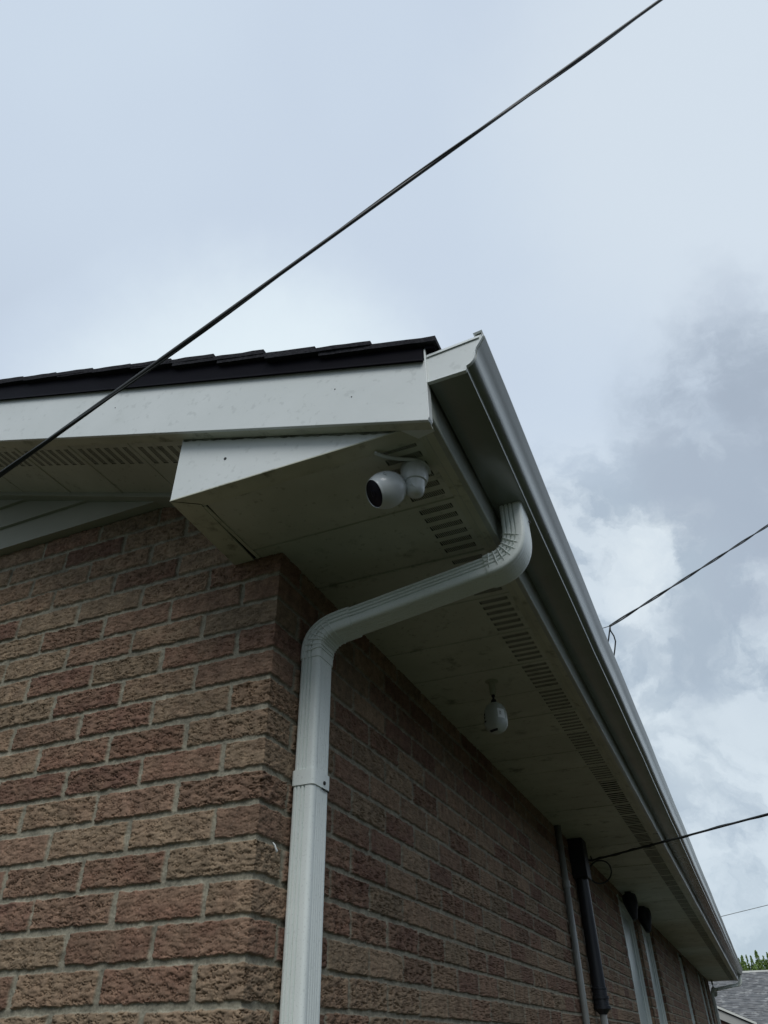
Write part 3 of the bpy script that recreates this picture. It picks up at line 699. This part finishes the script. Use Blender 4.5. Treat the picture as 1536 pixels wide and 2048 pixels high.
# ------------------------------------------------------------------ hanging sensor under the soffit, and the one at the far end
def hanging_sensor(base, s, label, yaw, detail=True):
    x0, y0, z0 = base
    r = empty('motion_sensor', base, label, 'motion sensor', 'hanging sensors under the soffit')
    m = MB(); m.lathe((x0, y0, z0+.01), (0, 0, -1), [(0, .36*s), (.05*s, .37*s), (.08*s, .33*s), (.10*s, .20*s), (.16*s, .19*s), (.80*s, .175*s), (.84*s, .12*s)], 24); m.build('mount', M['mountgrey'], r, autos=40)
    m = MB(); m.lathe((x0, y0, z0-.80*s), (0, 0, -1), [(0, .05*s), (.05*s, .10*s), (.12*s, .11*s), (.18*s, .06*s), (.30*s, .06*s), (.32*s, .13*s), (.44*s, .16*s), (.50*s, .10*s)], 18); m.build('ball_joint', M['black'], r, autos=40)
    b = MB(); H = 1.78*s; zt = z0-1.30*s; R = []
    cy, sy = math.cos(yaw), math.sin(yaw)
    def shp(t, a):
        wv_ = [(0, .10), (.03, .30), (.09, .42), (.22, .54), (.38, .60), (.60, .61), (.76, .575), (.88, .46), (.96, .30), (1, .05)]
        w_ = np.interp(t, [q[0] for q in wv_], [q[1] for q in wv_])*s
        ca, sa = math.cos(a), math.sin(a); e = .60
        return (math.copysign(abs(ca)**e, ca)*w_, math.copysign(abs(sa)**e, sa)*w_*.86)
    for t in [0, .015, .04, .08, .13, .2, .3, .4, .5, .6, .68, .76, .83, .89, .93, .96, .985, 1]:
        ring = []
        for q in range(36):
            px, py = shp(t, 2*math.pi*q/36); ring.append((x0+px*cy-py*sy, y0+px*sy+py*cy, zt-t*H))
        R.append(ring)
    b.rings(R[::-1], True, True, True); bo_ = b.build('body', M['devwhite'], r, smooth=True)
    if not detail: return r
    def at(t, a, off=.012):
        px, py = shp(t, a); k = 1+off/max(math.hypot(px, py), .1); px *= k; py *= k
        return Vector((x0+px*cy-py*sy, y0+px*sy+py*cy, zt-t*H))
    def decal(a0, a1, t0, t1, off=.012, n=5):
        d = MB()
        d.rings([[at(t0+(t1-t0)*i/n, a0+(a1-a0)*j/n, off) for j in range(n+1)] for i in range(n+1)], close=False); return d
    st = decal(-.62, .04, .30, .60); so = st.build('label_sticker', M['sticker'], r)
    # the number printed on the sticker
    tcv = bpy.data.curves.new('txt', 'FONT'); tcv.body = '32'; tcv.size = 1; tcv.align_x = 'CENTER'; tcv.align_y = 'CENTER'
    to = bpy.data.objects.new('txt', tcv); col.objects.link(to); dg = bpy.context.evaluated_depsgraph_get(); tme = bpy.data.meshes.new_from_object(to.evaluated_get(dg)); bpy.data.objects.remove(to)
    num = MB(); 
    for v_ in tme.vertices:
        num.v.append(tuple(at(.46-v_.co.y*.15, -.29+v_.co.x*.26, .022)))
    num.f = [tuple(pg.vertices) for pg in tme.polygons]; num.build('number', M['ink'], so)
    for q, tt in enumerate((.36, .46, .60)):
        dd = decal(-2.02-.0*q, -1.86+.10*(q == 2), tt, tt+.065-.02*(q == 2)); dd.build('button', M['ink'], r)
    for q in range(3):
        dd = decal(-.70, -.02, .64+.05*q, .655+.05*q); dd.build('groove', M['camgrey'], r)
    gr = decal(-1.9, -.75, .90, .955); gr.build('speaker_grille', M['black'], r)
    return r
hanging_sensor((3.80, 14.46, SZ), .88, 'white egg-shaped sensor with a number sticker hanging from the middle of the soffit', math.radians(-28))
hanging_sensor((1.05, 232.0, SZ), 1.25, 'small grey sensor hanging at the far end of the soffit by the distant downspout', 0, False)

# ------------------------------------------------------------------ pipes on the long wall
cn = empty('conduit_pipe', (.36, 44.9, -26), 'thin grey conduit running up the long brick wall', 'conduit')
m = MB(); m.tube([(.36, 44.9, -26), (.36, 44.9, 0), (.36, 44.9, 13.84)], .25, 16); m.build('pipe', M['conduit'], cn, smooth=True)
m = MB(); m.lathe((.36, 44.9, 9.2), (0, 0, 1), [(0, .25), (.0, .31), (.5, .31), (.5, .25)], 18); m.build('coupling', M['conduit'], cn, autos=40)
bp_ = empty('drain_pipe', (.64, 50.9, -26), 'thick black vertical pipe with a boxed top against the long brick wall', 'pipe')
m = MB(); m.tube([(.64, 50.9, 1.9), (.64, 50.9, 8), (.64, 50.9, 11.0)], .53, 28); m.build('pipe', M['pipeblack'], bp_, autos=50)
m = MB(); m.box(.05, 1.35, 49.9, 51.8, 10.7, 13.84); m.build('top_box', M['black'], bp_, bevel=.08)
m = MB(); m.lathe((.64, 50.9, 2.9), (0, 0, -1), [(0, .53), (.02, .60), (.12, .60), (.14, .56), (.55, .56), (.57, .66), (.75, .66), (.77, .58), (1.2, .58), (1.22, .68), (1.4, .68), (1.5, .52), (1.7, .34), (1.75, .30)], 28); m.build('collar', M['pipeblack'], bp_, autos=35)
m = MB(); m.tube([(.64, 50.9, 1.3), (.64, 50.9, -12), (.64, 50.9, -26)], .27, 18); m.build('lower_pipe', M['conduit'], bp_, smooth=True)

# ------------------------------------------------------------------ floodlights over the first windows
for (y0, z0, s, lab) in ((80.0, 13.2, .82, 'black cone floodlight under the soffit above the nearer window'), (92.0, 13.2, .92, 'black cone floodlight under the soffit above the brick pier between windows')):
    fo = empty('floodlight', (.9, y0, SZ), lab, 'floodlight', 'black floodlights above the windows')
    m = MB(); m.lathe((.9, y0, SZ), (0, 0, -1), [(0, .45*s), (.25, .45*s), (.30, .2*s), (.45, .2*s)], 20); m.build('bracket', M['black'], fo, autos=40)
    m = MB(); m.lathe((.95, y0, SZ-.35), (.10, -.22, -1), [(0, .3*s), (.05, .95*s), (.35, 1.02*s), (.9, .98*s), (1.6, .74*s), (2.3, .48*s), (2.7, .34*s), (2.75, .05)], 28); m.build('lamp_head', M['black'], fo, autos=45)

# ------------------------------------------------------------------ cable clip on the brick by the corner
ck = MB(); ck.tube([(.10, .80, 4.00), (.16, .82, 3.93), (.16, .88, 3.85), (.17, .93, 3.79), (.15, .95, 3.74)], [.012, .022, .028, .045, .02], 8)
tag(ck.build('cable_clip', M['sticker'], smooth=True), 'small broken white cable clip left on the corner brick beside the downspout', 'cable clip')

# ------------------------------------------------------------------ overhead cables
def lerp(a, b, t): return Vector(a).lerp(Vector(b), t)
def sagged(a, b, n, sag): return [lerp(a, b, i/n)-Vector((0, 0, sag*4*(i/n)*(1-i/n))) for i in range(n+1)]
A0 = Vector((-1.58, -10.39, 10.42)); B0 = Vector((17.49, -6.64, 27.96)); dv = B0-A0
lo, hi = A0-dv*2.07, B0+dv*4.0
path = sagged(lo, hi, 220, 0.2)
# keep the sag small over the stretch near the house
m = MB(); m.tube(path, .056, 10)
t_ = (hi-lo).normalized(); s1 = t_.orthogonal().normalized(); s2 = t_.cross(s1)
m.tube([q+(s1*math.cos(i*.33)+s2*math.sin(i*.33))*.064 for i, q in enumerate(path)], .028, 7)
tag(m.build('overhead_cable', M['cable'], smooth=True), 'thick black overhead cable running diagonally across the sky in front of the gable', 'cable', 'overhead cables')

# service drop: two strands twisted together, split into loops at an added mast hidden behind the gutter
P0 = Vector((9.25, 25.61, 21.1)); P1 = Vector((22.14, 35.79, 32.33)); dd = P1-P0
path = [P0+dd*(3.2*i/260)-Vector((0, 0, 1))*(.9*(i/260)*(1-i/260)*4*.3) for i in range(261)]
dr = empty('service_drop', P0, 'twisted pair of dark wires rising to the right from behind the gutter', 'cable', 'overhead cables')
tt = dd.normalized(); s1 = tt.orthogonal().normalized(); s2 = tt.cross(s1)
for ph in (0, math.pi):
    m = MB(); m.tube([q+(s1*math.cos(i*.21+ph)+s2*math.sin(i*.21+ph))*.052 for i, q in enumerate(path)], .050, 8); m.build('strand', M['cable'], dr, smooth=True)
m = MB(); m.tube([P0, (9.13, 25.7, 20.75), (9.0, 25.8, 20.4), (8.75, 26.2, 19.9), (8.5, 26.8, 19.0)], .045, 8); m.build('tail', M['cable'], dr, smooth=True)
m = MB(); m.tube([P0, (9.2, 25.75, 20.85), (9.33, 25.9, 20.5), (9.35, 26.0, 20.15), (9.2, 26.2, 19.75), (8.9, 26.6, 19.1), (8.5, 26.8, 18.8)], .045, 8); m.build('tail', M['cable'], dr, smooth=True)
m = MB(); m.tube([P0, (8.59, 25.6, 21.02), (8.0, 25.6, 20.9)], .025, 6); m.build('guy_wire', M['cable'], dr, smooth=True)
ms_ = MB(); ms_.tube([(7.0, 26.5, 16.9), (7.0, 26.5, 19.6)], .45, 14); ms_.tube([(7.0, 26.5, 19.4), (7.9, 25.7, 19.9), (8.0, 25.6, 20.9)], .06, 6)  # support added to hold the wire ends, set out of the camera's sight
tag(ms_.build('wire_support', M['conduit'], smooth=False), 'short grey mast added to hold up the twisted wires, hidden behind the gutter', 'mast')

# service cable anchored on the wall beside the black pipe, with its coil
E0 = Vector((1.15, 53.6, 12.62)); E1 = Vector((9.74, 54.32, 14.0)); 
def on_ray(px, py, plane_t):
    v = (CR*(px-768)-CU*(py-1024)+CD*1444.15).normalized(); return CC+v*plane_t
E0 = on_ray(1183, 1721, 76.0); E1 = on_ray(1372, 1672, 73.5); E2 = on_ray(1536, 1628, 71.5)
e = (E2-E0)
sv = empty('service_cable', E0, 'thin black cable running from the long wall across under the gutter with a coiled loop', 'cable', 'overhead cables')
path = [E0+(E1-E0)*(i/30*1.0) for i in range(31)]+[E1+(E2-E1)*(i/10) for i in range(1, 120)]
m = MB(); m.tube(path, .09, 8); m.tube([q+Vector((0, 0, .0))+Vector((math.cos(i*.6), 0, math.sin(i*.6)))*.10 for i, q in enumerate(path[:45])], .035, 5); m.build('line', M['cable'], sv, smooth=True)
rc = on_ray(1201, 1745, 75.5); ru = (CU*.96+CR*.0).normalized(); rr_ = CR
m = MB(); m.tube([rc+ru*(1.08*math.cos(q/24*2*math.pi))+rr_*(1.02*math.sin(q/24*2*math.pi))+CD*(.15*math.sin(q/24*math.pi)) for q in range(25)], .07, 8, False); m.build('coil', M['cable'], sv, smooth=True)
wl = on_ray(1172, 1716, 76.3)
m = MB(); m.tube([E0, E0.lerp(wl, .5)+Vector((0, 0, -.1)), wl], .10, 8); m.tube([E0+CR*.1-CU*.1, E0+CU*.4-CR*.1], .06, 6); m.build('anchor', M['black'], sv)

th = MB(); a_ = Vector((6.72, 278.75, 34.24)); b_ = Vector((22., 278.36, 36.58)); th.tube([a_-(b_-a_)*2, b_+(b_-a_)*4], .10, 6)
tag(th.build('distant_wire', M['conduit']), 'hair-thin grey wire low in the sky above the far gutter end', 'cable', 'overhead cables')

# ------------------------------------------------------------------ neighbour house
nb = empty('neighbour_house', (20, 420, -26), 'neighbouring house with a weathered grey shingle roof beyond the far end of the eave', 'house')
m = MB(); n = 44
for k in range(n):                                  # shingle courses, each a shallow step
    y0 = 400-k*2.0; y1 = y0-2.0; z0 = 26.2-k*.66; z1 = z0-.66
    j = 0; xx = -160.0
    while xx < 150:
        w_ = 1.6+rng.random()*2.6 if -30 < xx < 40 else 12
        dz = rng.random()*.22
        m.quad((xx, y1, z1+.10+dz), (xx+w_, y1, z1+.10+dz), (xx+w_, y0, z0), (xx, y0, z0))
        m.quad((xx, y1, z1-.12), (xx+w_, y1, z1-.12), (xx+w_, y1, z1+.10+dz), (xx, y1, z1+.10+dz))
        xx += w_
ro = m.build('roof', M['nbshingle'], nb)
m = MB(); m.prism([(-160, 399.2, 26.0), (-160, 399.2, 26.65), (-160, 400.4, 26.65), (-160, 400.4, 26.0)], (310, 0, 0)); m.build('ridge_cap', M['nbwhite'], ro)
m = MB(); m.quad((-160, 400.4, 26.2), (150, 400.4, 26.2), (150, 488, -2.7), (-160, 488, -2.7)); m.build('rear_roof', M['nbshingle'], ro)
m = MB(); m.box(-155, 145, 318, 480, -26, -2.6); m.build('wall', M['nbbrick'], nb)
# projecting gable with its white barge board sloping down to the right
m = MB()
def bz(x): return 11.1-(x+2.9)*.441
xR = 8.8; xP = -26.0
m.prism([(xP, 317.2, bz(xP)), (xR, 317.2, bz(xR)), (xR, 317.2, bz(xR)-.75), (xP, 317.2, bz(xP)-.75)], (0, 3, 0)); m.build('barge_board', M['nbwhite'], nb)
m = MB(); m.prism([(xP, 317.6, bz(xP)-.75), (xR-.3, 317.6, bz(xR)-.75), (xR-.3, 317.6, bz(xR)-1.05), (xP, 317.6, bz(xP)-1.05)], (0, .4, 0)); m.build('shadow_gap', M['void'], nb)
m = MB(); m.prism([(xP, 317.9, bz(xP)-.8), (xR-1.0, 317.9, bz(xR-1)-.8), (xR-1.0, 317.9, bz(xR-1)-4.0), (xP, 317.9, bz(xP)-4.0)], (0, .5, 0)); m.build('gable_board', M['nbsiding'], nb)
m = MB(); m.poly([(xP, 318.9, bz(xP)-3.6), (xR-2, 318.9, bz(xR-2)-3.6), (xR-2, 318.9, -26), (xP, 318.9, -26)]); m.build('gable_wall', M['nbbrick'], nb)
m = MB(); m.quad((xP, 317.2, bz(xP)+.1), (xR, 317.2, bz(xR)+.1), (xR, 380, bz(xR)+.1), (xP, 380, bz(xP)+.1)); m.build('gable_roof', M['nbshingle'], nb)

# ------------------------------------------------------------------ unseen house added across the side yard to shade the long wall and gutter
shade_house = empty('neighbour_house', (150, 150, -26), 'added unseen brick house with a dark roof, shading the long wall from across the side yard', 'house')
m = MB(); m.box(92, 250, -60, 470, -26, 13.0); m.build('wall', M['nbbrick'], shade_house)
m = MB(); m.prism([(84, -66, 12.2), (84, -66, 14.0), (171, -66, 46.0), (258, -66, 14.0), (258, -66, 12.2)], (0, 542, 0)); m.build('roof', M['shingle'], shade_house)
m = MB(); m.box(82.6, 84, -66, 476, 12.4, 14.4); m.build('gutter', M['nbwhite'], shade_house)
for yw in (-20, 60, 150, 240, 330, 420):
    m = MB(); m.box(91.5, 92.2, yw, yw+22, -10, 6); w_ = m.build('window', M['frame'], shade_house)
    m = MB(); m.box(91.3, 91.55, yw+1.5, yw+20.5, -8.5, 4.5); m.build('pane', M['lens'], w_)

# ------------------------------------------------------------------ trees behind the neighbour's roof
def tree(x, y, top, w, label, leafm, seed, spiky=True, nl=1500, leaf=.9):
    r = random.Random(seed); H = top+26
    t = empty('tree', (x, y, -26), label, 'tree', 'trees beyond the neighbouring roof')
    m = MB(); m.tube([(x, y, -26), (x+.5, y, -26+H*.45), (x, y, -26+H*.93)], [w*.11, w*.07, w*.012], 8)
    for q in range(9):
        a = r.random()*6.28; z_ = -26+H*(.4+.5*q/9); m.tube([(x, y, z_), (x+math.cos(a)*w*.32, y+math.sin(a)*w*.32, z_+H*.09)], [w*.03, w*.008], 5)
    m.build('trunk', M['bark'], t)
    c = MB()
    shoots = [(r.uniform(-.55, .55)*w, r.uniform(-.4, .4)*w, .86+.14*r.random(), 1.5+1.6*r.random()) for _ in range(11 if spiky else 6)]
    shoots[0] = (0, 0, 1, 1.3)
    if not spiky and leafm is M['leafd']: shoots = [(0, 0, 1, 1.6)]
    for q in range(nl):
        sx, sy, sh_, wd = r.choice(shoots); h = r.random()**.6
        rad = (wd*2.6*(1-h)**(.9 if spiky else .45)+w*.60*max(0, .74-h))*(.35+.65*r.random())+.12
        a = r.random()*6.283; zz = -26+H*(sh_*(.55+.45*h)); px = x+sx*(1-h*.15)+math.cos(a)*rad; py = y+sy*(1-h*.15)+math.sin(a)*rad
        d1 = Vector((r.gauss(0, 1), r.gauss(0, 1), r.gauss(0, 1))).normalized(); d2 = d1.orthogonal().normalized(); s = leaf*(.6+.8*r.random())
        p_ = Vector((px, py, zz)); c.poly([p_-d1*s*.6, p_+d2*s*.35, p_+d1*s*.6, p_-d2*s*.35])
    c.build('crown', leafm, t)
specs = [(-12, 640, 47, 12, 0), (3, 640, 54, 10, 0), (10.0, 634, 51.5, 9, 0), (17, 645, 55, 9, 1), (24, 640, 53.0, 10, 0), (31.5, 636, 51, 11, 0), (41, 650, 66, 13, 2)]
labs = ['bright green tree mostly hidden by the far eave', 'leafy green tree with spiky top just right of the gutter end', 'low green tree between two taller ones above the grey ridge', 'round-headed darker green tree above the middle of the grey ridge', 'pointed light green tree above the grey ridge', 'low bushy tree above the ridge beside the dark conifer', 'dark conifer at the edge of the view beyond the grey roof']
for (x, y, tp, w_, kd), lb in zip(specs, labs):
    tree(x, y, tp, w_, lb, M['leafd'] if kd == 2 else M['leaf'], int(x*7+900), kd == 0, 4600, 1.0)

for o in bpy.data.objects:
    if '_base' in o.keys(): del o['_base']
